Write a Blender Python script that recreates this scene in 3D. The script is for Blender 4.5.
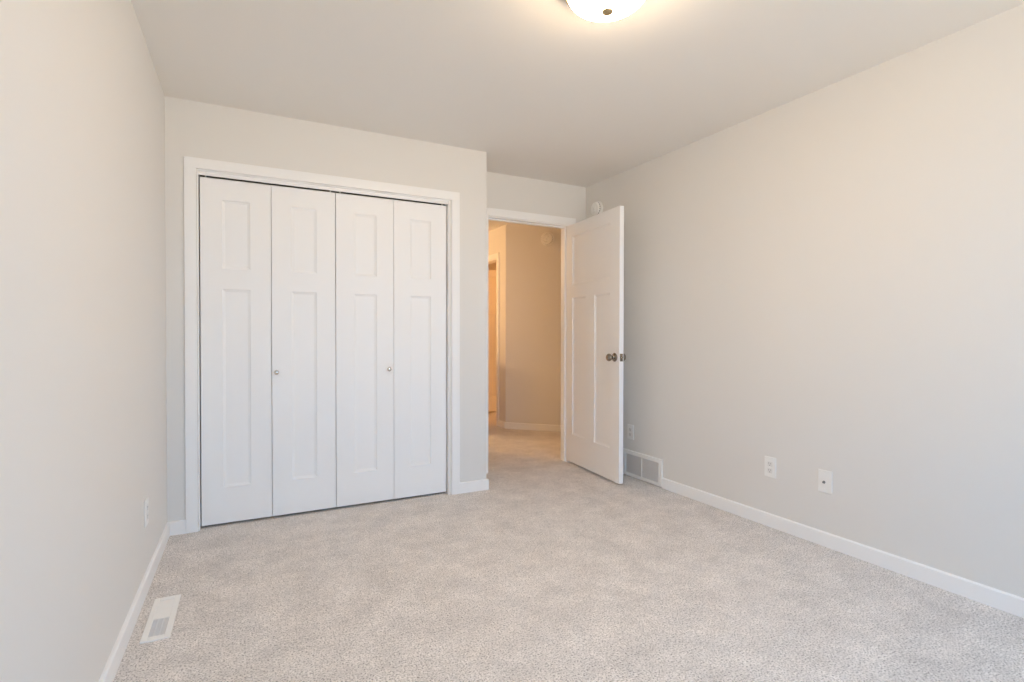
import bpy, bmesh, math, random
from mathutils import Vector, Matrix

random.seed(4)
PI = math.pi
scene = bpy.context.scene
for o in list(bpy.data.objects):
    bpy.data.objects.remove(o)
COL = scene.collection

# ------------------------------------------------------------------ camera
EYE = Vector((0.0, 0.0, 1.121))
yaw, pitch, roll = math.radians(27.1948), math.radians(-0.6494), math.radians(0.0703)
F = Vector((math.sin(yaw) * math.cos(pitch), math.cos(yaw) * math.cos(pitch), math.sin(pitch)))
R = Vector((math.cos(yaw), -math.sin(yaw), 0))
U = R.cross(F)
R2 = R * math.cos(roll) + U * math.sin(roll)
U2 = U * math.cos(roll) - R * math.sin(roll)
cd = bpy.data.cameras.new('camera')
cd.sensor_fit = 'HORIZONTAL'
cd.sensor_width = 36.0
cd.lens = 36.0 * 528.857 / 1024.0
cd.clip_start = 0.02
cam = bpy.data.objects.new('camera', cd)
COL.objects.link(cam)
cam.matrix_world = Matrix(((R2.x, U2.x, -F.x, EYE.x), (R2.y, U2.y, -F.y, EYE.y), (R2.z, U2.z, -F.z, EYE.z), (0, 0, 0, 1)))
scene.camera = cam

# ------------------------------------------------------------------ colour management, sky, lights
vs = scene.view_settings
vs.view_transform = 'Standard'
vs.look = 'None'
vs.gamma = 1.0
vs.use_curve_mapping = False
vs.exposure = 0.03
SKY_COLOR, SKY_STRENGTH = (0.18, 0.54, 1.0), 4.8
GROUND_COLOR, GROUND_STRENGTH = (1.0, 0.975, 0.925), 4.3
LAMP_COLOR, LAMP_STRENGTH = (1.0, 0.75, 0.48), 70.0
HALL_COLOR, HALL_POWER = (1.0, 0.61, 0.29), 58.0
SIDE_COLOR, SIDE_POWER = (1.0, 0.42, 0.12), 14.0
world = bpy.data.worlds.new('sky')
scene.world = world
world.use_nodes = True
wt = world.node_tree
bg = wt.nodes['Background']
bg.inputs[1].default_value = 1.0
wtc = wt.nodes.new('ShaderNodeTexCoord')
wsep = wt.nodes.new('ShaderNodeSeparateXYZ')
wt.links.new(wtc.outputs['Generated'], wsep.inputs[0])
wmr = wt.nodes.new('ShaderNodeMapRange')          # pale sunlit ground below the horizon, open sky above it
wmr.inputs['From Min'].default_value = -0.04
wmr.inputs['From Max'].default_value = 0.04
wt.links.new(wsep.outputs['Z'], wmr.inputs['Value'])
wmix = wt.nodes.new('ShaderNodeMix')
wmix.data_type = 'RGBA'
wt.links.new(wmr.outputs['Result'], wmix.inputs[0])
wmix.inputs[6].default_value = (*[c * GROUND_STRENGTH for c in GROUND_COLOR], 1)
wmix.inputs[7].default_value = (*[c * SKY_STRENGTH for c in SKY_COLOR], 1)
wt.links.new(wmix.outputs[2], bg.inputs[0])
scene.cycles.max_bounces = 16
scene.cycles.diffuse_bounces = 10
scene.cycles.use_denoising = True
scene.cycles.sample_clamp_indirect = 10.0


def lamp_light(name, kind, loc, power, color, size):
    l = bpy.data.lights.new(name, kind)
    l.energy = power
    l.color = color
    if kind == 'POINT':
        l.shadow_soft_size = size
    o = bpy.data.objects.new(name, l)
    COL.objects.link(o)
    o.location = loc
    return o


lamp_light('hall_light', 'POINT', (1.00, 6.60, 2.20), HALL_POWER, HALL_COLOR, 0.07)
lamp_light('side_room_light', 'POINT', (3.9, 5.75, 2.1), SIDE_POWER, SIDE_COLOR, 0.08)

# ------------------------------------------------------------------ materials


def mat(name, color, rough=0.6, metal=0.0, bump=None, spec=0.5):
    m = bpy.data.materials.new(name)
    m.use_nodes = True
    nt = m.node_tree
    b = nt.nodes['Principled BSDF']
    b.inputs['Base Color'].default_value = (*color, 1)
    b.inputs['Roughness'].default_value = rough
    b.inputs['Metallic'].default_value = metal
    b.inputs['Specular IOR Level'].default_value = spec
    # slight tonal mottling so no surface is perfectly flat
    tc = nt.nodes.new('ShaderNodeTexCoord')
    if bump:
        scale, strength, dist = bump
        n = nt.nodes.new('ShaderNodeTexNoise')
        n.inputs['Scale'].default_value = scale
        n.inputs['Detail'].default_value = 3
        nt.links.new(tc.outputs['Object'], n.inputs['Vector'])
        bp = nt.nodes.new('ShaderNodeBump')
        bp.inputs['Strength'].default_value = strength
        bp.inputs['Distance'].default_value = dist
        nt.links.new(n.outputs['Fac'], bp.inputs['Height'])
        nt.links.new(bp.outputs['Normal'], b.inputs['Normal'])
    return m


WALL = mat('greige_wall_paint', (0.795, 0.775, 0.742), 0.75, bump=(160, 0.12, 0.002), spec=0.25)
CEIL = mat('greige_ceiling_paint', (0.83, 0.805, 0.765), 0.9, bump=(120, 0.2, 0.002), spec=0.1)
TRIM = mat('white_trim_paint', (0.93, 0.925, 0.918), 0.38, bump=(40, 0.03, 0.001), spec=0.4)
DOORW = mat('white_door_paint', (0.93, 0.925, 0.918), 0.42, bump=(55, 0.04, 0.001), spec=0.4)
PLASTIC = mat('white_plastic', (0.90, 0.89, 0.865), 0.35, spec=0.5)
SLOTM = mat('dark_slot', (0.30, 0.29, 0.29), 0.6)
OUTGREY = mat('outlet_face_plastic', (0.82, 0.81, 0.79), 0.35)
NICKEL = mat('satin_nickel', (0.31, 0.27, 0.22), 0.16, 1.0)
CHROME = mat('bright_nickel', (0.66, 0.64, 0.61), 0.18, 1.0)
BRASS = mat('brushed_brass', (0.55, 0.42, 0.24), 0.3, 1.0)
TRACK_SHADE = mat('track_gap_shade', (0.03, 0.03, 0.03), 0.6, 0.0)  # near-black colour puts the shade of the gap above the doors into the track
REGW = mat('white_register_enamel', (0.90, 0.885, 0.86), 0.4)
LOUV = mat('louver_enamel', (0.80, 0.78, 0.765), 0.5)
DUCT_SHADE = mat('duct_shade', (0.16, 0.16, 0.17), 0.8)  # dark colour stands in for the shade inside the ducts
VINYL = mat('white_window_vinyl', (0.85, 0.85, 0.85), 0.4)


def carpet_mat():
    m = bpy.data.materials.new('beige_speckled_carpet')
    m.use_nodes = True
    nt = m.node_tree
    b = nt.nodes['Principled BSDF']
    b.inputs['Roughness'].default_value = 1.0
    b.inputs['Specular IOR Level'].default_value = 0.05
    b.inputs['Sheen Weight'].default_value = 0.15
    tc = nt.nodes.new('ShaderNodeTexCoord')
    L = nt.links.new

    def noise(scale, detail, rough=0.5):
        n = nt.nodes.new('ShaderNodeTexNoise')
        n.inputs['Scale'].default_value = scale
        n.inputs['Detail'].default_value = detail
        n.inputs['Roughness'].default_value = rough
        L(tc.outputs['Object'], n.inputs['Vector'])
        return n
    tuft = noise(155, 3.0, 0.66)
    ramp = nt.nodes.new('ShaderNodeValToRGB')
    e = ramp.color_ramp.elements
    e[0].position, e[0].color = 0.33, (0.20, 0.172, 0.155, 1)
    e[1].position, e[1].color = 0.62, (0.89, 0.845, 0.805, 1)
    mid = ramp.color_ramp.elements.new(0.46)
    mid.color = (0.70, 0.65, 0.61, 1)
    L(tuft.outputs['Fac'], ramp.inputs['Fac'])

    def span(n, lo, hi):
        r = nt.nodes.new('ShaderNodeMapRange')
        r.inputs['From Min'].default_value = 0.34
        r.inputs['From Max'].default_value = 0.66
        r.inputs['To Min'].default_value = lo
        r.inputs['To Max'].default_value = hi
        L(n.outputs['Fac'], r.inputs['Value'])
        return r
    clump = span(noise(42, 3.0, 0.6), 0.92, 1.07)       # tufts leaning together
    patch = span(noise(6.0, 6.0, 0.68), 0.87, 1.09)     # brushed pile lying one way or the other
    both = nt.nodes.new('ShaderNodeMath')
    both.operation = 'MULTIPLY'
    L(clump.outputs['Result'], both.inputs[0])
    L(patch.outputs['Result'], both.inputs[1])
    mul = nt.nodes.new('ShaderNodeVectorMath')
    mul.operation = 'SCALE'
    L(ramp.outputs['Color'], mul.inputs[0])
    L(both.outputs[0], mul.inputs['Scale'])
    L(mul.outputs[0], b.inputs['Base Color'])
    bp = nt.nodes.new('ShaderNodeBump')
    bp.inputs['Strength'].default_value = 0.5
    bp.inputs['Distance'].default_value = 0.006
    L(tuft.outputs['Fac'], bp.inputs['Height'])
    L(bp.outputs['Normal'], b.inputs['Normal'])
    return m


CARPET = carpet_mat()


def glow_glass():
    m = bpy.data.materials.new('lit_opal_glass')
    m.use_nodes = True
    b = m.node_tree.nodes['Principled BSDF']
    b.inputs['Base Color'].default_value = (0.9, 0.87, 0.8, 1)
    b.inputs['Roughness'].default_value = 0.25
    b.inputs['Emission Color'].default_value = (*LAMP_COLOR, 1)
    b.inputs['Emission Strength'].default_value = LAMP_STRENGTH
    return m


def window_glass():
    m = bpy.data.materials.new('clear_window_glass')
    m.use_nodes = True
    nt = m.node_tree
    for n in list(nt.nodes):
        nt.nodes.remove(n)
    out = nt.nodes.new('ShaderNodeOutputMaterial')
    mix = nt.nodes.new('ShaderNodeMixShader')
    fr = nt.nodes.new('ShaderNodeFresnel')
    fr.inputs['IOR'].default_value = 1.2
    t = nt.nodes.new('ShaderNodeBsdfTransparent')
    g = nt.nodes.new('ShaderNodeBsdfGlossy')
    g.inputs['Roughness'].default_value = 0.02
    nt.links.new(fr.outputs[0], mix.inputs[0])
    nt.links.new(t.outputs[0], mix.inputs[1])
    nt.links.new(g.outputs[0], mix.inputs[2])
    nt.links.new(mix.outputs[0], out.inputs[0])
    return m


GLOW = glow_glass()
GLASS = window_glass()

# ------------------------------------------------------------------ mesh helpers


def box(bm, x0, x1, y0, y1, z0, z1, bevel=0.0, seg=2, mi=0):
    b2 = bmesh.new()
    vs_ = [b2.verts.new((x, y, z)) for z in (z0, z1) for y in (y0, y1) for x in (x0, x1)]
    for f in ((0, 2, 3, 1), (4, 5, 7, 6), (0, 1, 5, 4), (2, 6, 7, 3), (0, 4, 6, 2), (1, 3, 7, 5)):
        b2.faces.new([vs_[i] for i in f])
    if bevel:
        bmesh.ops.bevel(b2, geom=b2.edges[:], offset=bevel, segments=seg, profile=0.5, affect='EDGES')
    for f in b2.faces:
        f.material_index = mi
    merge(bm, b2)


def merge(bm, b2, mtx=None):
    idx = {}
    for v in b2.verts:
        idx[v] = bm.verts.new(mtx @ v.co if mtx else v.co)
    for f in b2.faces:
        try:
            nf = bm.faces.new([idx[v] for v in f.verts])
            nf.material_index = f.material_index
            nf.smooth = f.smooth
        except ValueError:
            pass
    b2.free()


def lathe(bm, prof, axis='Z', n=48, origin=(0, 0, 0), mi=0, smooth=True):
    """revolve (radius, height) pairs about the axis; axis 'Y-' points out of a wall"""
    o = Vector(origin)
    rings = []
    for r, h in prof:
        ring = []
        if r < 1e-6:
            ring = None
        pts = []
        for i in range(n if r > 1e-6 else 1):
            a = 2 * PI * i / n
            c, s = r * math.cos(a), r * math.sin(a)
            if axis == 'Z':
                p = Vector((c, s, h))
            else:
                p = Vector((c, -h, s))
            pts.append(bm.verts.new(o + p))
        rings.append(pts)
    for a, b in zip(rings[:-1], rings[1:]):
        for i in range(n):
            j = (i + 1) % n
            if len(a) == 1 and len(b) == 1:
                continue
            if len(a) == 1:
                f = bm.faces.new((a[0], b[j], b[i]))
            elif len(b) == 1:
                f = bm.faces.new((a[i], a[j], b[0]))
            else:
                f = bm.faces.new((a[i], a[j], b[j], b[i]))
            f.smooth = smooth
            f.material_index = mi


def obj(name, bm, mats, parent=None, fix=True):
    if fix:
        bmesh.ops.recalc_face_normals(bm, faces=bm.faces[:])
    me = bpy.data.meshes.new(name)
    bm.to_mesh(me)
    bm.free()
    for m in (mats if isinstance(mats, (list, tuple)) else [mats]):
        me.materials.append(m)
    o = bpy.data.objects.new(name, me)
    COL.objects.link(o)
    if parent:
        o.parent = parent
    return o


def put(o, frame, x=0, y=0, z=0):
    o.matrix_world = frame @ Matrix.Translation((x, y, z))
    return o


def tag(o, label=None, cat=None, group=None, kind=None):
    if label:
        o['label'] = label
    if cat:
        o['category'] = cat
    if group:
        o['group'] = group
    if kind:
        o['kind'] = kind
    return o


def empty(name, frame, x=0, y=0, z=0):
    o = bpy.data.objects.new(name, None)
    o.empty_display_size = 0.05
    COL.objects.link(o)
    return put(o, frame, x, y, z)


def struct(name, bm, m, frame=None, parent=None):
    o = obj(name, bm, m, parent)
    if frame is not None:
        put(o, frame)
    o['kind'] = 'structure'
    return o


def wall_frame(p, q):
    """x along the wall from p to q, y into the wall, z up"""
    p, q = Vector((p[0], p[1], 0)), Vector((q[0], q[1], 0))
    d = (q - p).normalized()
    n = Vector((-d.y, d.x, 0))
    return Matrix(((d.x, n.x, 0, p.x), (d.y, n.y, 0, p.y), (0, 0, 1, 0), (0, 0, 0, 1))), (q - p).length


def wall_bm(length, height, t, holes=(), x0=0.0):
    bm = bmesh.new()
    xs = sorted({x0, length} | {v for h in holes for v in h[:2]})
    zs = sorted({0.0, height} | {v for h in holes for v in h[2:]})
    V = {}

    def v(i, j, k):
        if (i, j, k) not in V:
            V[(i, j, k)] = bm.verts.new((xs[i], t * k, zs[j]))
        return V[(i, j, k)]

    def solid(i, j):
        if not (0 <= i < len(xs) - 1 and 0 <= j < len(zs) - 1):
            return False
        cx, cz = (xs[i] + xs[i + 1]) / 2, (zs[j] + zs[j + 1]) / 2
        return not any(h[0] < cx < h[1] and h[2] < cz < h[3] for h in holes)
    for i in range(len(xs) - 1):
        for j in range(len(zs) - 1):
            if not solid(i, j):
                continue
            bm.faces.new((v(i, j, 0), v(i + 1, j, 0), v(i + 1, j + 1, 0), v(i, j + 1, 0)))
            bm.faces.new((v(i, j, 1), v(i, j + 1, 1), v(i + 1, j + 1, 1), v(i + 1, j, 1)))
            for di, dj, a, b in ((-1, 0, (i, j), (i, j + 1)), (1, 0, (i + 1, j), (i + 1, j + 1)), (0, -1, (i, j), (i + 1, j)), (0, 1, (i, j + 1), (i + 1, j + 1))):
                if not solid(i + di, j + dj):
                    bm.faces.new((v(*a, 0), v(*b, 0), v(*b, 1), v(*a, 1)))
    return bm


def profile_run(bm, x0, x1, pts):
    """sweep a (y, z) outline along x"""
    A = [bm.verts.new((x0, y, z)) for y, z in pts]
    B = [bm.verts.new((x1, y, z)) for y, z in pts]
    n = len(pts)
    for i in range(n):
        j = (i + 1) % n
        bm.faces.new((A[i], A[j], B[j], B[i]))
    bm.faces.new(A)
    bm.faces.new(B[::-1])


BH, BT = 0.076, 0.0132          # baseboard height and thickness
BASE_PROF = [(0, 0), (-BT, 0), (-BT, BH - 0.006), (-BT + 0.004, BH - 0.001), (-BT + 0.006, BH), (0, BH)]


def baseboard(name, frame, runs):
    bm = bmesh.new()
    for a, b in runs:
        profile_run(bm, a, b, BASE_PROF)
    return struct(name, bm, TRIM, frame)


def casing_bm(x0, x1, ztop, w, t=0.014, back=0.0):
    """flat board casing round an opening: x0..x1 is its outer width"""
    bm = bmesh.new()
    box(bm, x0, x0 + w, -t + back, back, 0, ztop - w, 0.0012, 1)
    box(bm, x1 - w, x1, -t + back, back, 0, ztop - w, 0.0012, 1)
    box(bm, x0, x1, -t + back, back, ztop - w, ztop, 0.0012, 1)
    return bm


STICK = ((0.0, 0.0), (0.0012, 0.0055), (0.0125, 0.0095), (0.0145, 0.0105))


def panel_leaf(w, h, t, panels, both=True):
    """door leaf, x 0..w, y 0..t (y = 0 is the front), z 0..h, with recessed panels (x0, x1, z0, z1)"""
    bm = bmesh.new()
    xs = sorted({0.0, w} | {v for p in panels for v in p[:2]})
    zs = sorted({0.0, h} | {v for p in panels for v in p[2:]})
    for side in ((0, 1) if both else (0,)):
        def P(x, d, z):
            return bm.verts.new((x, d if side == 0 else t - d, z))
        for i in range(len(xs) - 1):
            for j in range(len(zs) - 1):
                cx, cz = (xs[i] + xs[i + 1]) / 2, (zs[j] + zs[j + 1]) / 2
                if any(p[0] < cx < p[1] and p[2] < cz < p[3] for p in panels):
                    continue
                bm.faces.new([P(xs[a], 0, zs[b]) for a, b in ((i, j), (i + 1, j), (i + 1, j + 1), (i, j + 1))])
        for p in panels:
            rings = [[P(x, d, z) for x, z in ((p[0] + s, p[2] + s), (p[1] - s, p[2] + s), (p[1] - s, p[3] - s), (p[0] + s, p[3] - s))] for s, d in STICK]
            for a, b in zip(rings[:-1], rings[1:]):
                for k in range(4):
                    l = (k + 1) % 4
                    bm.faces.new((a[k], a[l], b[l], b[k]))
            bm.faces.new(rings[-1])
    if not both:
        bm.faces.new([bm.verts.new((x, t, z)) for x, z in ((0, 0), (w, 0), (w, h), (0, h))])
    for (xa, za), (xb, zb) in (((0, 0), (w, 0)), ((w, 0), (w, h)), ((w, h), (0, h)), ((0, h), (0, 0))):
        bm.faces.new([bm.verts.new(c) for c in ((xa, 0, za), (xb, 0, zb), (xb, t, zb), (xa, t, za))])
    bmesh.ops.remove_doubles(bm, verts=bm.verts[:], dist=1e-5)
    return bm


# ------------------------------------------------------------------ room shell
H = 2.4392
XL, YC = -0.3664, 3.4896            # left / closet corner
XE = 1.5856                         # closet's outer corner
YB0, YB1 = 3.898, 3.909             # door wall at the closet end / at the right wall
XR = 2.7491
YR = -0.95                          # window wall behind the camera
XLn, XRn = XL - 0.01176 * (YC - YR), XR + 0.00754 * (YB1 - YR)
WT = 0.115

F_left, len_left = wall_frame((XLn, YR), (XL, YC))
F_closet, len_closet = wall_frame((XL, YC), (XE, YC))
F_back, len_back = wall_frame((XE, YB0), (XR, YB1))
F_right, len_right = wall_frame((XR, YB1), (XRn, YR))
F_rear, len_rear = wall_frame((XRn, YR), (XLn, YR))

bm = bmesh.new()
box(bm, -1.6, 5.4, -1.2, 8.2, -0.12, 0.0)
struct('floor', bm, CARPET)
bm = bmesh.new()
box(bm, -1.6, 5.4, -1.2, 8.2, H, H + 0.12)
struct('ceiling', bm, CEIL)

struct('wall_left', wall_bm(len_left + 0.85, H, WT, x0=-0.2), WALL, F_left)
C_OP = (0.152, 1.667, 0.0, 2.060)   # closet opening
struct('wall_closet', wall_bm(len_closet, H, WT, [C_OP]), WALL, F_closet)
D_OP = (0.1855, 0.996, 0.0, 2.088)   # doorway, along the door wall
struct('wall_back', wall_bm(len_back + 1.3, H, WT, [D_OP]), WALL, F_back)
struct('wall_right', wall_bm(len_right + 0.2, H, WT), WALL, F_right)
W_OP = (0.12, 2.45, 0.45, 2.25)
struct('wall_rear', wall_bm(len_rear + 0.2, H, WT, [W_OP], x0=-0.2), WALL, F_rear)
# closet's own side and back walls
F_side, len_side = wall_frame((XE, YC + WT), (XE, YB0 + 0.45))
struct('wall_closet_side', wall_bm(len_side, H, 0.1), WALL, F_side)
F_cback, _ = wall_frame((XL - 0.12, YC + 0.72), (XE, YC + 0.72))
struct('wall_closet_back', wall_bm(XE - XL + 0.12, H, 0.1), WALL, F_cback)

baseboard('baseboard_left', F_left, [(0, len_left - BT)])
baseboard('baseboard_closet', F_closet, [(0, 0.0890), (1.7410, len_closet + BT)])
baseboard('baseboard_closet_side', wall_frame((XE, YC), (XE, YB0))[0], [(0, 0.39)])
baseboard('baseboard_back', F_back, [(D_OP[1] + 0.066, len_back)])
baseboard('baseboard_right', F_right, [(0, 0.539), (0.9735, len_right)])
baseboard('baseboard_rear', F_rear, [(0, len_rear)])

# closet trim: board casing, jamb lining, head board that hides the track
o = struct('trim_1', casing_bm(0.0895, 1.7400, 2.1190, 0.0585), TRIM, F_closet)
bm = bmesh.new()
box(bm, 0.1515, 0.1580, 0.0, WT, 0, 2.054)
box(bm, 1.6610, 1.6675, 0.0, WT, 0, 2.054)
box(bm, 0.1515, 1.6675, 0.0, WT, 2.054, 2.0605)
box(bm, 0.1580, 1.6610, 0.012, 0.026, 2.0335, 2.054, 0.001, 1)
o = struct('trim_2', bm, TRIM, F_closet)
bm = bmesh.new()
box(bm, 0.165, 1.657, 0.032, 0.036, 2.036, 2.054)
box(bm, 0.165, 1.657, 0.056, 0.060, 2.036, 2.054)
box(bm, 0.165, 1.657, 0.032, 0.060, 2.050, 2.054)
obj('track', bm, TRACK_SHADE, o)

# doorway trim: casing, jamb lining with stop
struct('trim_3', casing_bm(D_OP[0] + 0.012 - 0.0620, D_OP[1] - 0.012 + 0.0620, 2.1460, 0.0620), TRIM, F_back)
struct('trim_4', casing_bm(D_OP[0] + 0.012 - 0.0620, D_OP[1] - 0.012 + 0.0620, 2.1460, 0.0620, back=WT + 0.014), TRIM, F_back)
bm = bmesh.new()
JT = 0.018
for a, b in ((D_OP[0], D_OP[0] + JT), (D_OP[1] - JT, D_OP[1])):
    box(bm, a, b, 0.0, WT, 0, D_OP[3], 0.0008, 1)
box(bm, D_OP[0] + JT, D_OP[1] - JT, 0.0, WT, D_OP[3] - JT + 0.006, D_OP[3], 0.0008, 1)
box(bm, D_OP[0] + JT, D_OP[0] + JT + 0.011, 0.042, 0.075, 0, D_OP[3] - JT + 0.006, 0.001, 1)
box(bm, D_OP[1] - JT - 0.011, D_OP[1] - JT, 0.042, 0.075, 0, D_OP[3] - JT + 0.006, 0.001, 1)
box(bm, D_OP[0] + JT + 0.011, D_OP[1] - JT - 0.011, 0.042, 0.075, D_OP[3] - JT - 0.005, D_OP[3] - JT + 0.006, 0.001, 1)
struct('trim_5', bm, TRIM, F_back)

# window behind the camera: daylight comes in here
win = empty('window_1', F_rear, (W_OP[0] + W_OP[1]) / 2, 0, W_OP[2])
tag(win, kind='structure')
ww, wh = W_OP[1] - W_OP[0], W_OP[3] - W_OP[2]
bm = bmesh.new()
for a in (-ww / 2, ww / 2 - 0.05):
    box(bm, a, a + 0.05, 0.04, 0.10, 0, wh, 0.003, 1)
box(bm, -ww / 2 + 0.05, ww / 2 - 0.05, 0.04, 0.10, 0, 0.05, 0.003, 1)
box(bm, -ww / 2 + 0.05, ww / 2 - 0.05, 0.04, 0.10, wh - 0.05, wh, 0.003, 1)
box(bm, -0.025, 0.025, 0.045, 0.095, 0.05, wh - 0.05, 0.003, 1)
obj('window_frame', bm, VINYL, win)
for s in (-1, 1):
    bm = bmesh.new()
    xa, xb = (s * 0.025, s * (ww / 2 - 0.05)) if s > 0 else (-(ww / 2 - 0.05), -0.025)
    box(bm, xa, xb, 0.068, 0.072, 0.05, wh - 0.05)
    obj('pane', bm, GLASS, win)
bm = bmesh.new()
box(bm, -ww / 2 - 0.06, ww / 2 + 0.06, -0.03, 0.04, -0.022, 0.0, 0.003, 1)
obj('window_sill', bm, TRIM, win)
bm = bmesh.new()
for a in (-ww / 2 - 0.06, ww / 2):
    box(bm, a, a + 0.06, -0.014, 0, 0, wh, 0.001, 1)
box(bm, -ww / 2 - 0.06, ww / 2 + 0.06, -0.014, 0, wh, wh + 0.06, 0.001, 1)
obj('window_casing', bm, TRIM, win)

# ------------------------------------------------------------------ hall beyond the doorway
AX, AY = 2.825, 5.665               # outside corner of the diagonal wall
F_diag, len_diag = wall_frame((AX, AY), (AX + 0.95, AY - 0.95))
struct('wall_hall_diagonal', wall_bm(len_diag, H, 0.10), WALL, F_diag)
YF = 7.55
F_hall, len_hall = wall_frame((AX, YF), (AX, AY))
y2s = lambda y: YF - y              # along-wall coordinate of a given depth
H_OP = (y2s(6.80), y2s(5.895), 0.0, 2.075)
struct('wall_hall_right', wall_bm(len_hall, H, WT, [H_OP]), WALL, F_hall)
struct('wall_hall_end', wall_bm(6.4, H, 0.1), WALL, wall_frame((-1.4, YF), (5.0, YF))[0])
struct('wall_hall_left', wall_bm(4.2, H, 0.1), WALL, wall_frame((-1.3, 3.6), (-1.3, 7.8))[0])
struct('wall_hall_corner', wall_bm(1.3, H, 0.1), WALL, wall_frame((AX + 0.90, 5.2), (AX + 0.90, 3.9))[0])
struct('wall_hall_front', wall_bm(1.1, H, 0.1), WALL, wall_frame((-0.4, YC + 0.82), (-1.5, YC + 0.82))[0])
baseboard('baseboard_hall_diagonal', F_diag, [(-0.004, len_diag)])
baseboard('baseboard_hall_right', F_hall, [(0, H_OP[0] - 0.06), (H_OP[1] + 0.062, len_hall)])
struct('hall_light_blocker', wall_bm(0.90, H, 0.1), WALL, wall_frame((1.0, 4.92), (1.90, 4.92))[0])  # unseen slab added to keep the hall lamp off the open bedroom door
# low guard wall by the stairs, beside the doorway
bm = bmesh.new()
box(bm, 2.34, 2.44, 5.47, 6.60, 0, 1.045)
guard = struct('partition', bm, WALL)
bm = bmesh.new()
box(bm, 2.325, 2.455, 5.455, 6.62, 1.045, 1.07, 0.003, 1)
obj('cap_rail', bm, TRIM, guard)
# small room beside the hall and its opening
struct('trim_6', casing_bm(H_OP[0] - 0.058, H_OP[1] + 0.058, 2.130, 0.0575), TRIM, F_hall)
bm = bmesh.new()
box(bm, H_OP[0], H_OP[0] + 0.016, 0, WT, 0, 2.075)
box(bm, H_OP[1] - 0.016, H_OP[1], 0, WT, 0, 2.075)
box(bm, H_OP[0] + 0.016, H_OP[1] - 0.016, 0, WT, 2.059, 2.075)
struct('trim_7', bm, TRIM, F_hall)
struct('wall_side_room', wall_bm(2.6, H, 0.1), WALL, wall_frame((AX + 1.9, 7.6), (AX + 1.9, 5.0))[0])
struct('wall_side_room_front', wall_bm(2.0, H, 0.1), WALL, wall_frame((AX + 2.0, 5.1), (AX + 0.0, 5.1))[0]).location.x += 0.95

# hall door leaf, standing open into the side room
F_hd, _ = wall_frame((AX + WT + 0.005, 6.885), (AX + WT + 1.0, 6.885))
hd = empty('door_2', F_hd, 0, 0, 0.022)
tag(hd, 'white panelled door lit orange, seen through the narrow gap beyond the hall', 'door', kind='structure')
obj('leaf', panel_leaf(0.76, 2.03, 0.035, [(0.10, 0.33, 0.22, 1.40), (0.43, 0.66, 0.22, 1.40), (0.10, 0.66, 1.52, 1.93)]), DOORW, hd)
bm = bmesh.new()
lathe(bm, [(0, 0.0), (0.031, 0.0), (0.031, 0.006), (0.012, 0.012), (0.012, 0.03), (0.024, 0.04), (0.027, 0.052), (0.02, 0.064), (0, 0.067)], 'Y', 24, (0.70, 0, 0.92))
obj('knob', bm, NICKEL, hd)

# ------------------------------------------------------------------ closet bifold doors
LEAF_W, LEAF_Z, LEAF_H, DOOR_Y = 0.3700, 0.016, 2.0085, 0.030
LEAF_PANELS = [(0.111, 0.257, 0.2090, 1.3700), (0.111, 0.257, 1.4890, 1.8890)]


def bifold(x0, knob_x, label):
    d = empty('bifold_door', F_closet, x0, DOOR_Y, LEAF_Z)
    tag(d, label, 'door', 'bifold doors across the closet', 'thing')
    for k in range(2):
        l = obj('leaf', panel_leaf(LEAF_W, LEAF_H, 0.030, LEAF_PANELS, both=False), DOORW, d)
        l.location = (k * (LEAF_W + 0.0032), 0, 0)
    for px in (0.028, 2 * LEAF_W - 0.024):
        b = bmesh.new()
        lathe(b, [(0, LEAF_H - 0.01), (0.0042, LEAF_H - 0.01), (0.0042, LEAF_H + 0.02), (0, LEAF_H + 0.02)], 'Z', 12, (px, 0.012, 0))
        box(b, px - 0.006, px + 0.006, 0.004, 0.020, LEAF_H - 0.001, LEAF_H + 0.003)
        obj('pivot_pin', b, PLASTIC, d)
    b = bmesh.new()
    lathe(b, [(0, 0.0), (0.0085, 0.0), (0.0075, 0.004), (0.006, 0.011), (0.009, 0.016), (0.0135, 0.020), (0.0145, 0.025), (0.012, 0.029), (0.006, 0.0315), (0, 0.032)], 'Y', 28, (knob_x - x0, 0, 0.893 - LEAF_Z))
    obj('knob', b, CHROME, d)
    return d


bifold(0.1640, 0.5605, 'closed white bifold closet door nearer the left wall, small nickel knob')
bifold(0.9115, 1.2470, 'closed white bifold closet door nearer the open bedroom door, small nickel knob')

# ------------------------------------------------------------------ bedroom door, standing open
HX, HY, DW = 2.557, 3.908, 0.803
ang = math.radians(-94.96)
F_door, _ = wall_frame((HX, HY), (HX + math.cos(ang), HY + math.sin(ang)))
door = empty('door_1', F_door, 0, 0, 0.020)
tag(door, 'white three-panel door with nickel knobs standing open into the room', 'door', kind='structure')
DH = 2.055
obj('leaf', panel_leaf(DW, DH, 0.036, [(0.086, 0.312, 0.243, 1.421), (0.449, 0.675, 0.243, 1.421), (0.086, 0.675, 1.529, 1.951)]), DOORW, door)
KX, KZ = 0.744, 0.935
KNOB = [(0, 0.0), (0.032, 0.0), (0.033, 0.003), (0.030, 0.008), (0.016, 0.011), (0.0115, 0.016), (0.0115, 0.028), (0.017, 0.034), (0.025, 0.040), (0.0285, 0.049), (0.0275, 0.058), (0.021, 0.065), (0.010, 0.0685), (0, 0.069)]
bm = bmesh.new()
lathe(bm, KNOB, 'Y', 36, (KX, 0, KZ))
obj('knob', bm, NICKEL, door)
bm = bmesh.new()
lathe(bm, [(r, -h * 0.74 - 0.036) for r, h in KNOB], 'Y', 36, (KX, 0, KZ))
obj('knob', bm, NICKEL, door)
bm = bmesh.new()
box(bm, DW - 0.0005, DW + 0.0012, 0.006, 0.030, KZ - 0.028, KZ + 0.028, 0.0005, 1)
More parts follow.
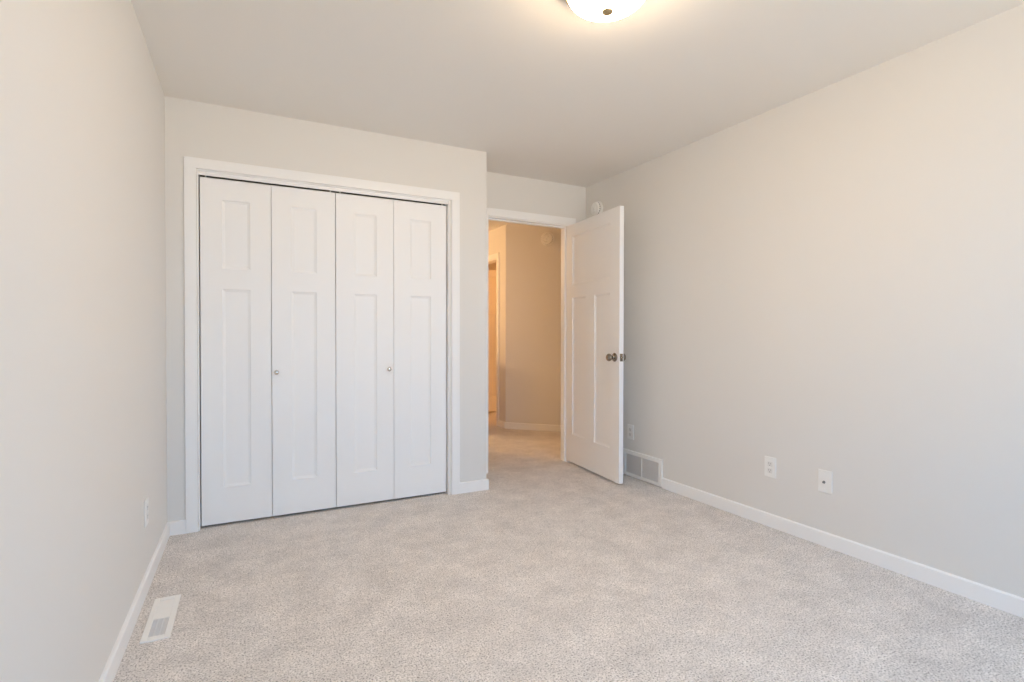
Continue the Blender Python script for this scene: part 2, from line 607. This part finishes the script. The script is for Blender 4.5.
lathe(bm, [(0, 0.0), (0.0085, 0.0), (0.0085, 0.010), (0, 0.010)], 'Z', 16, (0, 0, 0))
for v in bm.verts[-34:]:
    v.co = Vector((DW + v.co.z, 0.018 + v.co.x, KZ + v.co.y))
obj('latch', bm, NICKEL, door)
for z in (0.18, 1.02, 1.86):
    bm = bmesh.new()
    lathe(bm, [(0, z - 0.045), (0.0055, z - 0.045), (0.0055, z + 0.045), (0, z + 0.045)], 'Z', 14, (-0.004, 0.040, 0))
    box(bm, 0.0, 0.032, 0.036, 0.0375, z - 0.044, z + 0.044)
    obj('hinge', bm, NICKEL, door)

# ------------------------------------------------------------------ things on walls, floor and ceiling


def duplex_outlet(frame, x, z, label, w=0.072, h=0.117):
    t = empty('power_outlet', frame, x, 0, z - h / 2)
    tag(t, label, 'outlet', 'duplex power outlets on the walls')
    b = bmesh.new()
    box(b, -w / 2, w / 2, -0.0065, 0, 0, h, 0.0028, 2)
    obj('plate', b, PLASTIC, t)
    for k in (-1, 1):
        zc = h / 2 + k * 0.0195
        b = bmesh.new()
        box(b, -0.0165, 0.0165, -0.0082, -0.004, zc - 0.0145, zc + 0.0145, 0.0012, 1)
        r = obj('socket', b, OUTGREY, t)
        b = bmesh.new()
        box(b, -0.0075, -0.0050, -0.0086, -0.008, zc - 0.002, zc + 0.008)
        box(b, 0.0050, 0.0075, -0.0086, -0.008, zc - 0.001, zc + 0.007)
        box(b, -0.0025, 0.0025, -0.0086, -0.008, zc - 0.0105, zc - 0.0055)
        obj('slot', b, SLOTM, r)
    b = bmesh.new()
    lathe(b, [(0, 0.006), (0.0035, 0.006), (0.003, 0.0078), (0, 0.008)], 'Y', 14, (0, 0, h / 2))
    obj('screw', b, PLASTIC, t)
    return t


duplex_outlet(F_right, 0.616, 0.3535, 'white power outlet above the wall return grille, beside the open door')
duplex_outlet(F_right, 1.852, 0.3490, 'white power outlet on the right wall next to the cable jack plate', 0.074, 0.119)
duplex_outlet(F_left, len_left - 0.686, 0.3380, 'white power outlet on the left wall, seen nearly edge-on')

t = empty('cable_jack_plate', F_right, 2.1775, 0, 0.345 - 0.0595)
tag(t, 'white wall plate with a single dark cable jack, on right wall', 'wall plate')
b = bmesh.new()
box(b, -0.038, 0.038, -0.0065, 0, 0, 0.119, 0.0028, 2)
obj('plate', b, PLASTIC, t)
b = bmesh.new()
lathe(b, [(0, 0.006), (0.0075, 0.006), (0.0075, 0.0085), (0.0048, 0.0085), (0.0048, 0.016), (0.0030, 0.016), (0.0030, 0.010), (0, 0.010)], 'Y', 18, (-0.004, 0, 0.055))
obj('jack', b, mat('dull_steel', (0.30, 0.29, 0.28), 0.4, 0.8), t)
for dz in (0.018, 0.101):
    b = bmesh.new()
    lathe(b, [(0, 0.006), (0.0035, 0.006), (0.003, 0.0076), (0, 0.0078)], 'Y', 14, (0, 0, dz))
    obj('screw', b, PLASTIC, t)

# return-air grille low on the right wall
GX0, GX1, GZ0, GZ1 = 0.539, 0.9735, 0.006, 0.2085
t = empty('return_air_grille', F_right, (GX0 + GX1) / 2, 0, GZ0)
tag(t, 'white rectangular return air grille low on the wall behind the open door', 'vent')
gw, gh = GX1 - GX0, GZ1 - GZ0
b = bmesh.new()
FB = 0.034
prof_y = -0.016
for (xa, xb, za, zb) in ((-gw / 2, gw / 2, gh - 0.030, gh), (-gw / 2, gw / 2, 0, 0.026), (-gw / 2, -gw / 2 + FB, 0.026, gh - 0.030), (gw / 2 - FB, gw / 2, 0.026, gh - 0.030)):
    box(b, xa, xb, prof_y, 0, za, zb, 0.0025, 1)
obj('frame', b, REGW, t)
b = bmesh.new()
box(b, -0.006, 0.006, prof_y + 0.001, -0.002, 0.026, gh - 0.030, 0.001, 1)
obj('mullion', b, REGW, t)
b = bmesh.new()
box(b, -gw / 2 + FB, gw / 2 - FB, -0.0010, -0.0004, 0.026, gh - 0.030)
obj('duct_shade_sheet', b, DUCT_SHADE, t)  # flat dark sheet as painted shade behind the louvers, no hole cut
for s in (-1, 1):
    xa, xb = (0.006, gw / 2 - FB) if s > 0 else (-gw / 2 + FB, -0.006)
    b = bmesh.new()
    z = 0.028
    while z < gh - 0.034:
        b2 = bmesh.new()
        q = [b2.verts.new(c) for c in ((xa, -0.0135, z), (xb, -0.0135, z), (xb, -0.0035, z + 0.0078), (xa, -0.0035, z + 0.0078), (xa, -0.0135, z - 0.0010), (xb, -0.0135, z - 0.0010), (xb, -0.0035, z + 0.0068), (xa, -0.0035, z + 0.0068))]
        for f in ((0, 1, 2, 3), (7, 6, 5, 4), (0, 4, 5, 1), (2, 6, 7, 3), (1, 5, 6, 2), (3, 7, 4, 0)):
            b2.faces.new([q[i] for i in f])
        merge(b, b2)
        z += 0.0082
    obj('louver_panel', b, LOUV, t)

# floor register by the left wall
fa = math.radians(-0.7)
F_reg = Matrix.Translation((-0.2800, 2.4825, 0)) @ Matrix.Rotation(fa, 4, 'Z')
t = empty('floor_register', F_reg)
tag(t, 'white floor register set in the carpet beside the left wall', 'vent')
rw, rl = 0.047, 0.178               # half sizes
ix, iy = 0.0265, 0.150
b = bmesh.new()
for (xa, xb, ya, yb) in ((-rw, -ix, -rl, rl), (ix, rw, -rl, rl), (-ix, ix, -rl, -iy), (-ix, ix, iy, rl)):
    box(b, xa, xb, ya, yb, 0, 0.0065, 0.0018, 1)
obj('frame', b, REGW, t)
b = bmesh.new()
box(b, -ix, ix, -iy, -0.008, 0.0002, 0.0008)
obj('duct_shade_sheet', b, DUCT_SHADE, t)  # thin dark sheet under the grating, shade given by its colour
b = bmesh.new()
box(b, -ix, ix, -0.012, iy, 0.0005, 0.0042, 0.0008, 1)
obj('damper_plate', b, REGW, t)
b = bmesh.new()
y = -iy + 0.004
while y < -0.014:
    box(b, -ix, ix, y, y + 0.0042, 0.0012, 0.0045)
    y += 0.0088
for xc in (-0.009, 0.009):
    box(b, xc - 0.0016, xc + 0.0016, -iy, -0.012, 0.0012, 0.0049)
obj('grating', b, LOUV, t)

# smoke alarms


def smoke_alarm(frame, x, z, label, r=0.068):
    t = empty('smoke_alarm', frame, x, 0, z)
    tag(t, label, 'smoke alarm', 'round white smoke alarms')
    b = bmesh.new()
    lathe(b, [(0, 0), (r, 0), (r, 0.010), (r * 0.97, 0.013), (r * 0.90, 0.0135)], 'Y', 48)
    obj('base', b, PLASTIC, t)
    b = bmesh.new()
    lathe(b, [(r * 0.90, 0.0125), (r * 0.84, 0.0145), (r * 0.83, 0.030), (r * 0.80, 0.038), (r * 0.70, 0.0435), (r * 0.55, 0.0455), (r * 0.53, 0.0375), (r * 0.41, 0.0375), (r * 0.39, 0.0455), (r * 0.20, 0.047), (0, 0.0475)], 'Y', 48)
    c = obj('cover', b, PLASTIC, t)
    b = bmesh.new()
    lathe(b, [(0, 0.0465), (0.0115, 0.0465), (0.0110, 0.0495), (0.009, 0.0505), (0, 0.051)], 'Y', 24, (0, 0, -0.012))
    obj('test_button', b, OUTGREY, t)
    for k in range(18):
        a = 2 * PI * k / 18
        b = bmesh.new()
        box(b, -0.0065, 0.0065, -0.028, -0.019, r * 0.825, r * 0.845)
        bmesh.ops.rotate(b, verts=b.verts[:], cent=(0, 0, 0), matrix=Matrix.Rotation(a, 3, 'Y'))
        if k == 0:
            acc = bmesh.new()
        merge(acc, b)
    obj('vent_slots', acc, SLOTM, c)
    return t


smoke_alarm(F_right, 0.180, 2.208, 'white smoke alarm on the bedroom wall just above the open door')
smoke_alarm(F_diag, 0.515, 2.240, 'round smoke alarm on the orange-lit hall wall seen through the doorway', 0.080)

# ceiling lamp
LX, LY = 1.212, 1.590
t = empty('ceiling_lamp', Matrix.Translation((LX, LY, H)))
tag(t, 'lit flush dome ceiling lamp with white glass and brass finial', 'lamp')
b = bmesh.new()
lathe(b, [(0, 0), (0.140, 0), (0.148, -0.006), (0.151, -0.030), (0.158, -0.038), (0.159, -0.050), (0.154, -0.053), (0.150, -0.048), (0.146, -0.040), (0, -0.038)], 'Z', 64)
obj('base', b, BRASS, t)
b = bmesh.new()
prof = []
for i in range(15):
    a = PI / 2 * i / 14
    prof.append((0.1485 * math.cos(a) if i < 14 else 0.0, -0.049 - 0.070 * math.sin(a)))
lathe(b, prof, 'Z', 64)
obj('glass_shade', b, GLOW, t)
b = bmesh.new()
lathe(b, [(0, -0.114), (0.020, -0.116), (0.0225, -0.121), (0.0205, -0.127), (0.014, -0.131), (0.008, -0.134), (0, -0.136)], 'Z', 28)
obj('finial', b, BRASS, t)
